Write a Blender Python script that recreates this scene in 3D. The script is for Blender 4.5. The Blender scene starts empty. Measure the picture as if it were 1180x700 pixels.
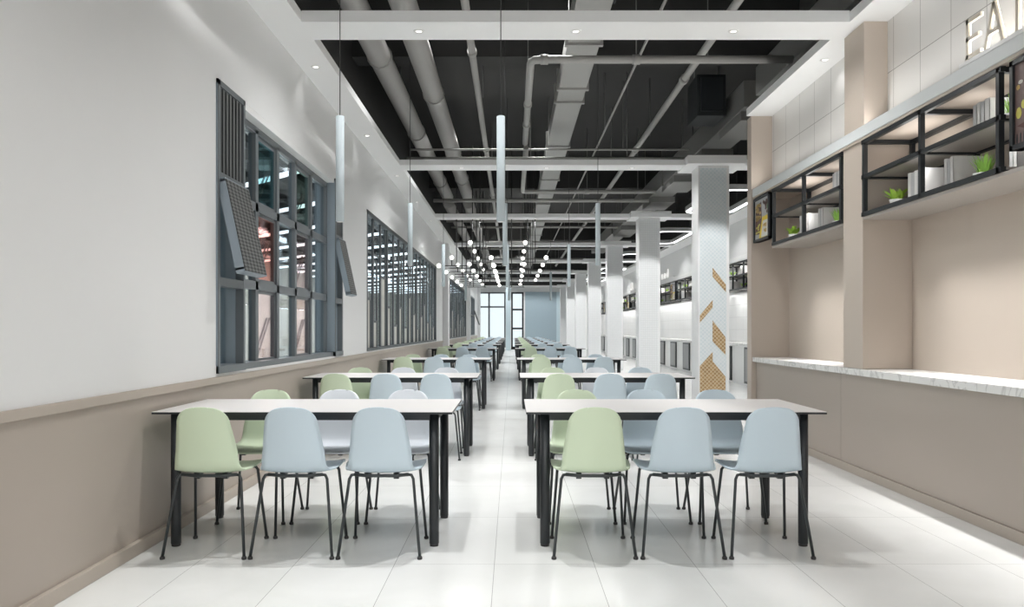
import bpy, bmesh, math, random
from mathutils import Vector, Matrix
random.seed(7)
S = bpy.context.scene
COL = S.collection
PI = math.pi
F, EYE, HX, HY = 920.0, 1.2, 590.0, 380.0      # focal length in px, eye height, principal column, horizon row

# ------------------------------------------------------------------ materials
def lin(c):
    return tuple(((v / 255) / 12.92 if v / 255 <= .04045 else ((v / 255 + .055) / 1.055) ** 2.4) for v in c)

def mat(name, rgb, rough=.5, metal=0.0, spec=.5, noise=0.0, nscale=20.0, bump=0.0, emit=None, estr=0.0, coat=0.0):
    m = bpy.data.materials.new(name); m.use_nodes = True
    nt = m.node_tree; b = nt.nodes['Principled BSDF']
    c = lin(rgb)
    b.inputs['Base Color'].default_value = (*c, 1)
    b.inputs['Roughness'].default_value = rough
    b.inputs['Metallic'].default_value = metal
    b.inputs['Specular IOR Level'].default_value = spec
    b.inputs['Coat Weight'].default_value = coat
    if noise or bump:
        tc = nt.nodes.new('ShaderNodeTexCoord'); n = nt.nodes.new('ShaderNodeTexNoise')
        n.inputs['Scale'].default_value = nscale; n.inputs['Detail'].default_value = 4
        nt.links.new(tc.outputs['Object'], n.inputs['Vector'])
        if noise:
            mx = nt.nodes.new('ShaderNodeMix'); mx.data_type = 'RGBA'
            mx.inputs[6].default_value = (*[v * (1 - noise) for v in c], 1)
            mx.inputs[7].default_value = (*[min(1, v * (1 + noise)) for v in c], 1)
            nt.links.new(n.outputs['Fac'], mx.inputs[0]); nt.links.new(mx.outputs[2], b.inputs['Base Color'])
        if bump:
            bp = nt.nodes.new('ShaderNodeBump'); bp.inputs['Strength'].default_value = bump
            bp.inputs['Distance'].default_value = .002
            nt.links.new(n.outputs['Fac'], bp.inputs['Height']); nt.links.new(bp.outputs['Normal'], b.inputs['Normal'])
    if emit:
        b.inputs['Emission Color'].default_value = (*lin(emit), 1)
        b.inputs['Emission Strength'].default_value = estr
    return m

def glass(name, rgb, gl=.12):
    m = bpy.data.materials.new(name); m.use_nodes = True
    nt = m.node_tree; nt.nodes.clear()
    o = nt.nodes.new('ShaderNodeOutputMaterial'); t = nt.nodes.new('ShaderNodeBsdfTransparent')
    g = nt.nodes.new('ShaderNodeBsdfGlossy'); mx = nt.nodes.new('ShaderNodeMixShader')
    lw = nt.nodes.new('ShaderNodeLayerWeight'); lw.inputs['Blend'].default_value = .25
    mu = nt.nodes.new('ShaderNodeMath'); mu.operation = 'MULTIPLY'; mu.inputs[1].default_value = gl * 4
    t.inputs['Color'].default_value = (*lin(rgb), 1); g.inputs['Roughness'].default_value = .03
    g.inputs['Color'].default_value = (.9, .95, 1, 1)
    nt.links.new(lw.outputs['Fresnel'], mu.inputs[0]); nt.links.new(mu.outputs[0], mx.inputs[0])
    nt.links.new(t.outputs[0], mx.inputs[1]); nt.links.new(g.outputs[0], mx.inputs[2])
    nt.links.new(mx.outputs[0], o.inputs['Surface'])
    return m

def floor_mat():
    m = bpy.data.materials.new('white_polished_tile'); m.use_nodes = True
    nt = m.node_tree; b = nt.nodes['Principled BSDF']; L = nt.links
    tc = nt.nodes.new('ShaderNodeTexCoord')
    mp = nt.nodes.new('ShaderNodeMapping')
    mp.inputs['Rotation'].default_value = (0, 0, PI / 2); mp.inputs['Location'].default_value = (0, .09, 0)
    L.new(tc.outputs['Object'], mp.inputs['Vector'])
    br = nt.nodes.new('ShaderNodeTexBrick'); br.offset = 0; br.squash = 1
    br.inputs['Scale'].default_value = 1; br.inputs['Brick Width'].default_value = 1.02; br.inputs['Row Height'].default_value = .51
    br.inputs['Mortar Size'].default_value = .0013; br.inputs['Mortar Smooth'].default_value = .1; br.inputs['Bias'].default_value = 0
    br.inputs['Color1'].default_value = (*lin((232, 233, 232)), 1); br.inputs['Color2'].default_value = (*lin((228, 229, 228)), 1)
    br.inputs['Mortar'].default_value = (*lin((150, 152, 150)), 1)
    L.new(mp.outputs[0], br.inputs['Vector'])
    n = nt.nodes.new('ShaderNodeTexNoise'); n.inputs['Scale'].default_value = 1.3; n.inputs['Detail'].default_value = 6
    n.inputs['Distortion'].default_value = 1.2
    L.new(tc.outputs['Object'], n.inputs['Vector'])
    cr = nt.nodes.new('ShaderNodeValToRGB'); cr.color_ramp.elements[0].position = .35; cr.color_ramp.elements[1].position = .65
    cr.color_ramp.elements[0].color = (.93, .935, .93, 1); cr.color_ramp.elements[1].color = (1, 1, 1, 1)
    L.new(n.outputs['Fac'], cr.inputs[0])
    mx = nt.nodes.new('ShaderNodeMix'); mx.data_type = 'RGBA'; mx.blend_type = 'MULTIPLY'; mx.inputs[0].default_value = 1
    L.new(br.outputs['Color'], mx.inputs[6]); L.new(cr.outputs[0], mx.inputs[7]); L.new(mx.outputs[2], b.inputs['Base Color'])
    b.inputs['Roughness'].default_value = .22; b.inputs['Specular IOR Level'].default_value = .45
    return m

def marble_mat():
    m = bpy.data.materials.new('white_marble'); m.use_nodes = True
    nt = m.node_tree; b = nt.nodes['Principled BSDF']; L = nt.links
    tc = nt.nodes.new('ShaderNodeTexCoord')
    n = nt.nodes.new('ShaderNodeTexNoise'); n.inputs['Scale'].default_value = 3; n.inputs['Detail'].default_value = 8
    n.inputs['Distortion'].default_value = 2.5
    L.new(tc.outputs['Object'], n.inputs['Vector'])
    cr = nt.nodes.new('ShaderNodeValToRGB')
    e = cr.color_ramp.elements; e[0].position = .46; e[0].color = (*lin((238, 237, 235)), 1)
    e[1].position = .54; e[1].color = (*lin((236, 235, 233)), 1)
    q = e.new(.5); q.color = (*lin((208, 207, 205)), 1)
    L.new(n.outputs['Fac'], cr.inputs[0]); L.new(cr.outputs[0], b.inputs['Base Color'])
    b.inputs['Roughness'].default_value = .25
    return m

def mosaic_mat(name, c1, c2, grout, sx, diag=True, rough=.3):
    m = bpy.data.materials.new(name); m.use_nodes = True
    nt = m.node_tree; b = nt.nodes['Principled BSDF']; L = nt.links
    tc = nt.nodes.new('ShaderNodeTexCoord')
    mp = nt.nodes.new('ShaderNodeMapping'); mp.inputs['Rotation'].default_value = (PI / 2, 0, 0)
    L.new(tc.outputs['Object'], mp.inputs['Vector'])
    m2 = nt.nodes.new('ShaderNodeMapping'); m2.inputs['Rotation'].default_value = (0, 0, PI / 4 if diag else 0)
    L.new(mp.outputs[0], m2.inputs['Vector'])
    br = nt.nodes.new('ShaderNodeTexBrick'); br.offset = 0
    br.inputs['Scale'].default_value = 1; br.inputs['Brick Width'].default_value = sx; br.inputs['Row Height'].default_value = sx
    br.inputs['Mortar Size'].default_value = sx * .09; br.inputs['Mortar Smooth'].default_value = .1; br.inputs['Bias'].default_value = 0
    br.inputs['Color1'].default_value = (*lin(c1), 1); br.inputs['Color2'].default_value = (*lin(c2), 1)
    br.inputs['Mortar'].default_value = (*lin(grout), 1)
    L.new(m2.outputs[0], br.inputs['Vector']); L.new(br.outputs['Color'], b.inputs['Base Color'])
    b.inputs['Roughness'].default_value = rough
    return m

def panel_mat(name, rgb, joint, w, h, z0, y0):
    """wall cladding in the Y-Z plane: panels w long and h tall, thin joints"""
    m = bpy.data.materials.new(name); m.use_nodes = True
    nt = m.node_tree; b = nt.nodes['Principled BSDF']; L = nt.links
    tc = nt.nodes.new('ShaderNodeTexCoord'); sp = nt.nodes.new('ShaderNodeSeparateXYZ'); cb = nt.nodes.new('ShaderNodeCombineXYZ')
    L.new(tc.outputs['Object'], sp.inputs[0])
    a1 = nt.nodes.new('ShaderNodeMath'); a1.inputs[1].default_value = -y0
    a2 = nt.nodes.new('ShaderNodeMath'); a2.inputs[1].default_value = -z0
    L.new(sp.outputs['Y'], a1.inputs[0]); L.new(sp.outputs['Z'], a2.inputs[0])
    L.new(a1.outputs[0], cb.inputs['X']); L.new(a2.outputs[0], cb.inputs['Y'])
    br = nt.nodes.new('ShaderNodeTexBrick'); br.offset = 0
    br.inputs['Scale'].default_value = 1; br.inputs['Brick Width'].default_value = w; br.inputs['Row Height'].default_value = h
    br.inputs['Mortar Size'].default_value = .003; br.inputs['Mortar Smooth'].default_value = .1; br.inputs['Bias'].default_value = 0
    br.inputs['Color1'].default_value = (*lin(rgb), 1); br.inputs['Color2'].default_value = (*lin(tuple(v - 3 for v in rgb)), 1)
    br.inputs['Mortar'].default_value = (*lin(joint), 1)
    L.new(cb.outputs[0], br.inputs['Vector']); L.new(br.outputs['Color'], b.inputs['Base Color'])
    b.inputs['Roughness'].default_value = .3
    return m

def checker_mat(name, c1, c2, size, axes=('Y', 'Z')):
    """woven / perforated metal: a fine diagonal weave in object space"""
    m = bpy.data.materials.new(name); m.use_nodes = True
    nt = m.node_tree; b = nt.nodes['Principled BSDF']; L = nt.links
    tc = nt.nodes.new('ShaderNodeTexCoord'); sp = nt.nodes.new('ShaderNodeSeparateXYZ'); cb = nt.nodes.new('ShaderNodeCombineXYZ')
    L.new(tc.outputs['Object'], sp.inputs[0]); L.new(sp.outputs[axes[0]], cb.inputs['X']); L.new(sp.outputs[axes[1]], cb.inputs['Y'])
    mp = nt.nodes.new('ShaderNodeMapping'); mp.inputs['Rotation'].default_value = (0, 0, PI / 4)
    mp.inputs['Scale'].default_value = (1, 1, 1)
    sc = nt.nodes.new('ShaderNodeMath'); sc.operation = 'MULTIPLY'; sc.inputs[1].default_value = .35
    L.new(sp.outputs[axes[0]], sc.inputs[0]); L.new(sc.outputs[0], cb.inputs['X'])
    mp.inputs['Location'].default_value = (.0123, .0077, .001)
    L.new(cb.outputs[0], mp.inputs['Vector'])
    ck = nt.nodes.new('ShaderNodeTexChecker'); ck.inputs['Scale'].default_value = 1 / size
    ck.inputs['Color1'].default_value = (*lin(c1), 1); ck.inputs['Color2'].default_value = (*lin(c2), 1)
    L.new(mp.outputs[0], ck.inputs['Vector']); L.new(ck.outputs['Color'], b.inputs['Base Color'])
    b.inputs['Roughness'].default_value = .5
    return m

M = {}
M['floor'] = floor_mat()
M['white_wall'] = mat('white_paint', (226, 227, 227), .55, noise=.01, nscale=3)
M['soffit'] = mat('soffit_paint', (243, 244, 244), .6, noise=.01, nscale=3)
M['taupe'] = mat('taupe_panel', (173, 163, 153), .5, noise=.015, nscale=2)
M['taupe_trim'] = mat('taupe_trim', (176, 166, 155), .45, noise=.01)
M['tan'] = mat('tan_panel', (196, 184, 172), .5, noise=.012, nscale=2)
M['deck'] = mat('dark_ceiling_paint', (52, 52, 51), .8, noise=.08, nscale=1.5)
M['pipe'] = mat('grey_pipe_paint', (160, 159, 156), .5, noise=.03, nscale=5)
M['duct'] = mat('galvanised_duct', (158, 158, 155), .45, noise=.03, nscale=4)
M['duct_dark'] = mat('dark_duct', (118, 118, 116), .5, noise=.05, nscale=4)
M['unit'] = mat('dark_unit', (38, 42, 44), .85, noise=.05)
M['hanger'] = mat('hanger_steel', (120, 120, 118), .5, noise=.05)
M['column'] = mat('column_paint', (228, 229, 230), .5, noise=.01)
M['mosaic'] = mosaic_mat('pale_blue_mosaic', (212, 221, 225), (206, 217, 222), (226, 231, 233), .042)
M['mosaic_white'] = mosaic_mat('white_mosaic', (226, 228, 229), (223, 226, 227), (215, 217, 218), .05, diag=False)
M['gold'] = mosaic_mat('gold_mosaic', (172, 142, 102), (152, 124, 88), (214, 198, 168), .042)
M['black'] = mat('black_steel', (38, 42, 45), .38, noise=.05, nscale=30)
M['chair_metal'] = mat('charcoal_tube', (46, 52, 54), .35, spec=.6, noise=.04, nscale=30)
M['laminate'] = mat('white_laminate', (222, 220, 219), .35, noise=.012, nscale=6)
M['green'] = mat('pale_green_plastic', (212, 227, 199), .42, noise=.008, nscale=8)
M['blue'] = mat('pale_blue_plastic', (202, 218, 228), .42, noise=.008, nscale=8)
M['pale'] = mat('ice_blue_plastic', (230, 236, 243), .42, noise=.008, nscale=8)
M['wframe'] = mat('slate_aluminium', (104, 110, 114), .42, noise=.03, nscale=12)
M['wframe_lt'] = mat('grey_blue_aluminium', (142, 154, 163), .42, noise=.02, nscale=12)
M['wdark'] = mat('dark_fin', (70, 76, 80), .45, noise=.04)
M['mesh_panel'] = checker_mat('woven_mesh_panel', (112, 114, 113), (38, 40, 40), .018)
M['slat'] = mat('louvre_slat', (84, 87, 88), .45, noise=.05, nscale=8)
M['frost'] = mat('frosted_panel', (196, 196, 190), .5, noise=.02, nscale=4)
M['glass'] = glass('clear_glass', (236, 242, 244))
M['glass_teal'] = glass('teal_glass', (188, 220, 224))
M['glass_pink'] = glass('rose_glass', (241, 206, 198))
M['glass_lilac'] = glass('lilac_glass', (246, 238, 238))
M['glass_sage'] = glass('sage_glass', (210, 228, 224))
M['strut'] = mat('brown_strut', (112, 84, 78), .5, noise=.05)
M['marble'] = marble_mat()
M['tile_wall'] = panel_mat('white_cladding', (226, 224, 221), (150, 146, 142), .415, .562, 3.267, 6.34)
M['stall_tile'] = panel_mat('white_stall_tile', (228, 228, 227), (186, 186, 184), .6, .3, .9, 10)
M['fascia'] = mat('fascia_white', (222, 226, 226), .4, noise=.01)
M['white_gloss'] = mat('white_gloss', (232, 232, 231), .3, noise=.008)
M['shelf_board'] = mat('shelf_board', (176, 170, 164), .5, noise=.015, nscale=5)
M['cream'] = mat('cream_letter_face', (226, 216, 198), .4, noise=.02)
M['letter_glow'] = mat('letter_glow', (255, 250, 240), .5, emit=(255, 248, 236), estr=1.6, noise=.01)
M['letter_white'] = mat('white_letter', (245, 245, 243), .4, emit=(255, 252, 246), estr=.35, noise=.01)
M['book'] = mat('grey_book_cover', (216, 215, 213), .5, noise=.02)
M['book_dark'] = mat('grey_book_spine', (188, 189, 190), .5, noise=.03)
M['page'] = mat('book_page', (226, 224, 218), .7, noise=.03, nscale=60)
M['pot'] = mat('white_ceramic', (232, 231, 228), .25, noise=.01)
M['soil'] = mat('soil', (70, 56, 44), .9, noise=.2, nscale=60)
M['leaf'] = mat('fresh_leaf', (176, 216, 84), .5, noise=.18, nscale=25)
M['leaf2'] = mat('grass_leaf', (156, 206, 92), .5, noise=.2, nscale=25)
M['lamp_tube'] = mat('pendant_tube_white', (186, 197, 202), .8, noise=.01)
M['wire'] = mat('black_wire', (48, 48, 48), .5, noise=.05)
M['globe'] = mat('globe_glass', (255, 253, 248), .3, emit=(255, 252, 246), estr=3.0, noise=.005)
M['lens'] = mat('downlight_lens', (255, 253, 248), .3, emit=(255, 250, 240), estr=2.5, noise=.005)
M['led'] = mat('led_strip', (255, 255, 255), .4, emit=(250, 252, 255), estr=2.2, noise=.005)
M['ring_body'] = mat('ring_light_body', (176, 177, 176), .4, noise=.02)
M['blue_wall'] = mat('blue_grey_wall', (160, 178, 188), .5, noise=.015, nscale=2)
M['blue_light'] = mat('light_blue_wall', (196, 214, 222), .5, noise=.01)
M['room_wall'] = mat('beige_room_wall', (206, 200, 190), .6, noise=.02, nscale=1)
M['room_floor'] = mat('beige_room_floor', (196, 192, 186), .35, noise=.02, nscale=1)
M['vent_panel'] = mat('grey_counter_panel', (150, 151, 151), .45, noise=.03)
M['p_black'] = mat('print_charcoal', (58, 60, 62), .4, noise=.15, nscale=40)
M['p_brown'] = mat('print_dark_wood', (112, 92, 88), .4, noise=.3, nscale=30)
M['p_food'] = mat('print_bread', (202, 172, 104), .4, noise=.25, nscale=60)
M['p_choc'] = mat('print_chocolate', (84, 50, 42), .4, noise=.3, nscale=60)
M['p_yellow'] = mat('print_yellow', (232, 204, 40), .4, noise=.05)
M['p_pale'] = mat('print_pale_plate', (216, 214, 206), .4, noise=.1, nscale=40)
M['p_lime'] = mat('print_lime', (206, 200, 92), .4, noise=.15, nscale=50)
M['p_green'] = mat('print_green', (66, 120, 54), .4, noise=.25, nscale=50)
M['p_grey'] = mat('print_grey', (176, 178, 180), .4, noise=.1, nscale=40)

# ------------------------------------------------------------------ mesh builder
class MB:
    def __init__(s):
        s.bm = bmesh.new(); s.mats = []
    def _mi(s, m):
        if m is None: return 0
        if m not in s.mats: s.mats.append(m)
        return s.mats.index(m)
    def face(s, vs, m=None, smooth=False):
        try:
            f = s.bm.faces.new(vs)
        except ValueError:
            return None
        f.material_index = s._mi(m); f.smooth = smooth
        return f
    def box(s, x0, x1, y0, y1, z0, z1, m=None, M4=None, bev=0):
        x0, x1 = min(x0, x1), max(x0, x1); y0, y1 = min(y0, y1), max(y0, y1); z0, z1 = min(z0, z1), max(z0, z1)
        n0 = len(s.bm.verts)
        P = [(x0, y0, z0), (x1, y0, z0), (x1, y1, z0), (x0, y1, z0), (x0, y0, z1), (x1, y0, z1), (x1, y1, z1), (x0, y1, z1)]
        V = [s.bm.verts.new(M4 @ Vector(p) if M4 else p) for p in P]
        fs = [s.face([V[i] for i in q], m) for q in ((0, 3, 2, 1), (4, 5, 6, 7), (0, 1, 5, 4), (1, 2, 6, 5), (2, 3, 7, 6), (3, 0, 4, 7))]
        if bev:
            es = list({e for f in fs for e in f.edges})
            r = bmesh.ops.bevel(s.bm, geom=es, offset=bev, segments=2, affect='EDGES', profile=.5)
            for f in r['faces']: f.material_index = s._mi(m); f.smooth = True
        return s
    def tube(s, pts, r, m=None, n=10, cap=True):
        pts = [Vector(p) for p in pts]
        rs = r if isinstance(r, (list, tuple)) else [r] * len(pts)
        t0 = (pts[1] - pts[0]).normalized()
        up = Vector((0, 0, 1)) if abs(t0.z) < .9 else Vector((0, 1, 0))
        a = t0.cross(up).normalized(); rings = []
        for i, p in enumerate(pts):
            if i == 0: t = t0
            elif i == len(pts) - 1: t = (pts[i] - pts[i - 1]).normalized()
            else: t = ((pts[i + 1] - p).normalized() + (p - pts[i - 1]).normalized()).normalized()
            a = (a - t * a.dot(t)).normalized(); b = t.cross(a)
            rings.append([s.bm.verts.new(p + (a * math.cos(2 * PI * k / n) + b * math.sin(2 * PI * k / n)) * rs[i]) for k in range(n)])
        for i in range(len(rings) - 1):
            for k in range(n):
                s.face([rings[i][k], rings[i][(k + 1) % n], rings[i + 1][(k + 1) % n], rings[i + 1][k]], m, True)
        if cap:
            s.face(list(reversed(rings[0])), m); s.face(rings[-1], m)
        return s
    def lathe(s, prof, c=(0, 0, 0), m=None, n=20, capb=True, capt=True):
        rings = [[s.bm.verts.new((c[0] + r * math.cos(2 * PI * k / n), c[1] + r * math.sin(2 * PI * k / n), c[2] + z)) for k in range(n)] for r, z in prof]
        for i in range(len(rings) - 1):
            for k in range(n):
                s.face([rings[i][k], rings[i][(k + 1) % n], rings[i + 1][(k + 1) % n], rings[i + 1][k]], m, True)
        if capb: s.face(list(reversed(rings[0])), m)
        if capt: s.face(rings[-1], m)
        return s
    def sphere(s, c, r, m=None, n=16):
        mt = Matrix.Translation(c)
        g = bmesh.ops.create_uvsphere(s.bm, u_segments=n, v_segments=max(6, n // 2), radius=r, matrix=mt)
        for f in {f for v in g['verts'] for f in v.link_faces}: f.smooth = True; f.material_index = s._mi(m)
        return s
    def prism(s, poly, axis, a0, a1, m=None):
        """poly: 2D points; extruded along axis ('x': pts are (y,z); 'y': (x,z); 'z': (x,y))"""
        def P(p, a):
            return {'x': (a, p[0], p[1]), 'y': (p[0], a, p[1]), 'z': (p[0], p[1], a)}[axis]
        A = [s.bm.verts.new(P(p, a0)) for p in poly]; B = [s.bm.verts.new(P(p, a1)) for p in poly]
        n = len(poly); s.face(list(reversed(A)), m); s.face(B, m)
        for i in range(n): s.face([A[i], A[(i + 1) % n], B[(i + 1) % n], B[i]], m)
        bmesh.ops.recalc_face_normals(s.bm, faces=s.bm.faces[:])
        return s
    def build(s, name, material=None, parent=None, loc=None):
        me = bpy.data.meshes.new(name); s.bm.normal_update(); s.bm.to_mesh(me); s.bm.free()
        for mm in (s.mats or [material]): me.materials.append(mm)
        o = bpy.data.objects.new(name, me); COL.objects.link(o)
        if parent: o.parent = parent
        if loc: o.location = loc
        return o

def tag(o, label, cat, group=None, kind=None):
    o['label'] = label; o['category'] = cat
    if group: o['group'] = group
    if kind: o['kind'] = kind
    return o
def thing(name, label, cat, loc=(0, 0, 0), rz=0, group=None, kind=None):
    o = bpy.data.objects.new(name, None); COL.objects.link(o); o.empty_display_size = .1
    o.location = loc; o.rotation_euler = (0, 0, rz)
    return tag(o, label, cat, group, kind)
CH = {}
def kids(o): return [c for c in COL.objects if c.parent == o] if o.name not in CH else CH[o.name]
def dup(root, loc, rz, label, group=None):
    r = root.copy(); COL.objects.link(r); r.location = loc; r.rotation_euler = (0, 0, rz); r['label'] = label
    if group: r['group'] = group
    if root.name not in CH:
        CH[root.name] = [(c, [g for g in COL.objects if g.parent == c]) for c in COL.objects if c.parent == root]
    for c, gs in CH[root.name]:
        k = c.copy(); COL.objects.link(k); k.parent = r
        for g in gs:
            d = g.copy(); COL.objects.link(d); d.parent = k
    return r
def struct(o, label=None, cat=None):
    o['kind'] = 'structure'
    if label: o['label'] = label
    if cat: o['category'] = cat
    return o
ORD = ['first', 'second', 'third', 'fourth', 'fifth', 'sixth', 'seventh', 'eighth', 'ninth', 'tenth', 'eleventh', 'twelfth', 'thirteenth', 'fourteenth',
       'fifteenth', 'sixteenth', 'seventeenth', 'eighteenth', 'nineteenth', 'twentieth']

# ------------------------------------------------------------------ dimensions
YB, YF = -6.2, 48.0          # back (open) and far end
WX = -2.005                  # left wall plane
ZC = 3.687                   # soffit underside
ZT = 3.77
DECK = 5.35
BEAMS = [-4.55, 1.05, 6.65, 12.27, 17.9, 23.8, 29.6, 35.4, 41.2, 46.6]
RX = 5.6                     # far right wall

# ------------------------------------------------------------------ setting: floor, ceiling, walls
b = MB(); b.box(-8.4, RX + .2, YB, YF + .3, -.1, 0)
struct(b.build('floor', M['floor']), 'glossy white tiled floor with thin grey joints', 'floor')

b = MB()
b.box(-2.2, RX + .2, YB, YF + .2, DECK, DECK + .1)
b.box(WX - .2, WX, YB, YF, ZT, DECK)                       # dark upper side walls over the soffits
b.box(RX, RX + .1, 9.46, YF, ZT, DECK)
b.box(3.6, 3.7, YB, 9.46, ZT, DECK)
b.box(3.6, RX, 9.38, 9.46, ZT, DECK)
b.box(WX, RX, YF, YF + .1, 3.78, DECK)
for y in (10.0, 19.3, 30.5, 40.5): b.box(WX, 3.6 if y < 10.5 else RX, y, y + .35, 4.62, DECK)
struct(b.build('ceiling', M['deck']), 'dark painted open ceiling deck with concrete beams', 'ceiling')

# left wall, built round its four window openings (y0, y1, z0, z1)
WIN = [(5.41, 9.40, .9, 2.905), (11.02, 21.1, .9, 2.865), (25.6, 34.9, .9, 2.865), (37.9, 42.8, .9, 2.865)]
b = MB()
ys = [YB] + [v for w in WIN for v in w[:2]] + [YF]
for i in range(0, len(ys), 2): b.box(WX - .24, WX, ys[i], ys[i + 1], .86, ZT)
for (y0, y1, z0, z1) in WIN:
    b.box(WX - .24, WX, y0, y1, z1, ZT); b.box(WX - .24, WX, y0, y1, .86, z0)
struct(b.build('wall_left', M['white_wall']), 'long white wall above the taupe wainscot', 'wall')
b = MB()
b.box(WX - .24, WX - .005, YB, YF, .0, .86)
struct(b.build('trim_1', M['taupe']), 'taupe wainscot panelling along the lower white wall', 'wall panelling')
b = MB(); b.box(WX - .02, -1.988, YB, YF, .832, .878, bev=.003)
struct(b.build('trim_2', M['taupe_trim']), 'taupe rail along the top of the wainscot', 'trim')
b = MB(); b.box(WX - .02, -1.984, YB, YF, .0, .07, bev=.003)
struct(b.build('baseboard_left', M['taupe_trim']), 'taupe baseboard below the wainscot', 'baseboard')
# pilasters on the left wall
for i, y in enumerate((23.3, 35.4, 46.4)):
    b = MB(); b.box(WX - .1, -1.84, y - .22, y + .22, .0, ZC)
    struct(b.build('pilaster', M['column']), f'{["nearest", "middle", "farthest"][i]} white pilaster on the window wall', 'pilaster')

# soffits and cross beams of the dropped white frame
b = MB(); b.box(WX, -1.70, YB, YF, ZC, ZT)
struct(b.build('ceiling_border', M['soffit']), 'white dropped ceiling border above the window wall', 'ceiling')
b = MB(); b.box(2.73, 3.65, YB, 9.30, ZC, ZT)
struct(b.build('ceiling_border', M['soffit']), 'white dropped ceiling border above the taupe counter', 'ceiling')
b = MB(); b.box(4.75, RX, 9.46, YF, ZC, ZT)
struct(b.build('ceiling_border', M['soffit']), 'white dropped ceiling border above the far stalls', 'ceiling')
for i, y in enumerate(BEAMS):
    b = MB(); b.box(-1.70, 2.73 if y < 9.3 else 4.75, y - .2, y + .2, ZC, ZT + (.01 if y < 9 else 0))
    if y > 9.3: b.box(2.62, 3.5, y - .38, y + .38, ZC - .012, ZT + .03)     # square collar round the column head
    struct(b.build('ceiling_beam', M['soffit']), f'white dropped crossbeam, {ORD[i]} from the front', 'beam')

# far end wall
b = MB()
b.box(WX, RX, YF, YF + .2, 3.45, ZT)                      # header
b.box(WX - .24, WX + .02, YF, YF + .2, 0, 3.5)
b.box(-.385, -.05, YF, YF + .2, 0, 3.5)
b.box(WX, -.385, YF, YF + .2, 0, .12)
b.box(.70, .80, YF, YF + .2, 0, 3.5)
b.box(2.87, RX, YF, YF + .2, 0, 3.5)
struct(b.build('wall_back', M['white_wall']), 'white end wall around the far windows', 'wall')
b = MB(); b.box(.79, 2.67, YF - .03, YF + .2, 0, 3.46)
struct(b.build('wall_panel', M['blue_wall']), 'wide blue grey panel on the far end wall', 'wall panel')
b = MB(); b.box(2.67, 2.88, YF - .05, YF + .2, 0, 3.46)
struct(b.build('wall_panel', M['blue_light']), 'narrow light blue strip on the far end wall', 'wall panel')

def far_window(n, x0, x1, mull, trans, z0, z1, fw, mt, label):
    w = thing(f'window_{n}', label, 'window', (0, YF, 0), kind='structure')
    b = MB()
    b.box(x0, x1, .02, .1, z0, z0 + fw); b.box(x0, x1, .02, .1, z1 - fw, z1)
    b.box(x0, x0 + fw, .02, .1, z0, z1); b.box(x1 - fw, x1, .02, .1, z0, z1)
    for x in mull: b.box(x - fw * .6, x + fw * .6, .02, .1, z0, z1)
    for z in trans: b.box(x0, x1, .02, .1, z - fw * .55, z + fw * .55)
    b.build('window_frame', mt, w)
    b = MB(); b.box(x0, x1, .055, .065, z0, z1); b.build('pane', M['glass'], w)
far_window(5, -1.98, -.385, [-1.38], [2.56], .12, 3.45, .09, M['wframe'], 'tall bright window at the far end of the window wall')
far_window(6, -.05, .70, [], [.12, 1.26, 2.4], .0, 3.45, .1, M['black'], 'narrow black framed window at the far end of the aisle')
b = MB(); b.box(-.36, -.08, 45.9, 46.18, 0, ZC, bev=.01)
struct(b.build('column', M['blue_light']), 'slender pale blue post at the end of the central aisle', 'column')

# ------------------------------------------------------------------ the neighbouring room seen through the windows
b = MB()
b.box(-8.4, -8.2, 1.5, 47, 0, 3.6); b.box(-8.4, -2.3, 47, 47.2, 0, 3.6); b.box(-8.4, -2.3, 1.4, 1.5, 0, 3.6)
struct(b.build('wall_outer', M['room_wall']), 'beige walls of the room beyond the windows', 'wall')
b = MB(); b.box(-8.4, -2.26, 1.4, 47.2, 3.75, 3.85)
for y in range(4, 47, 4): b.box(-8.2, -2.3, y, y + .3, 3.5, 3.76)
for x in (-3.4, -4.6, -6.2): b.box(x, x + .35, 1.6, 46.9, 3.35, 3.6)
struct(b.build('ceiling_outer', M['deck']), 'dark ceiling of the room beyond the windows', 'ceiling')
for i in range(19):
    c = 3.2 + 2.3 * i
    xa, xb = -2.55, -8.1
    ya, yb = c - xa, c - xb
    if yb > 46.8: yb = 46.8; xb = c - yb
    if xb > -3: break
    b = MB(); L = math.hypot(xb - xa, yb - ya)
    mt = Matrix.Translation(((xa + xb) / 2, (ya + yb) / 2, 3.3)) @ Matrix.Rotation(math.atan2(yb - ya, xb - xa), 4, 'Z')
    b.box(-L / 2, L / 2, -.025, .025, -.01, .045, M['led'], mt)
    tag(b.build('linear_light'), f'white linear light, {ORD[i]} of the diagonal row beyond the windows', 'ceiling light', 'linear lights beyond the windows')

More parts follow.
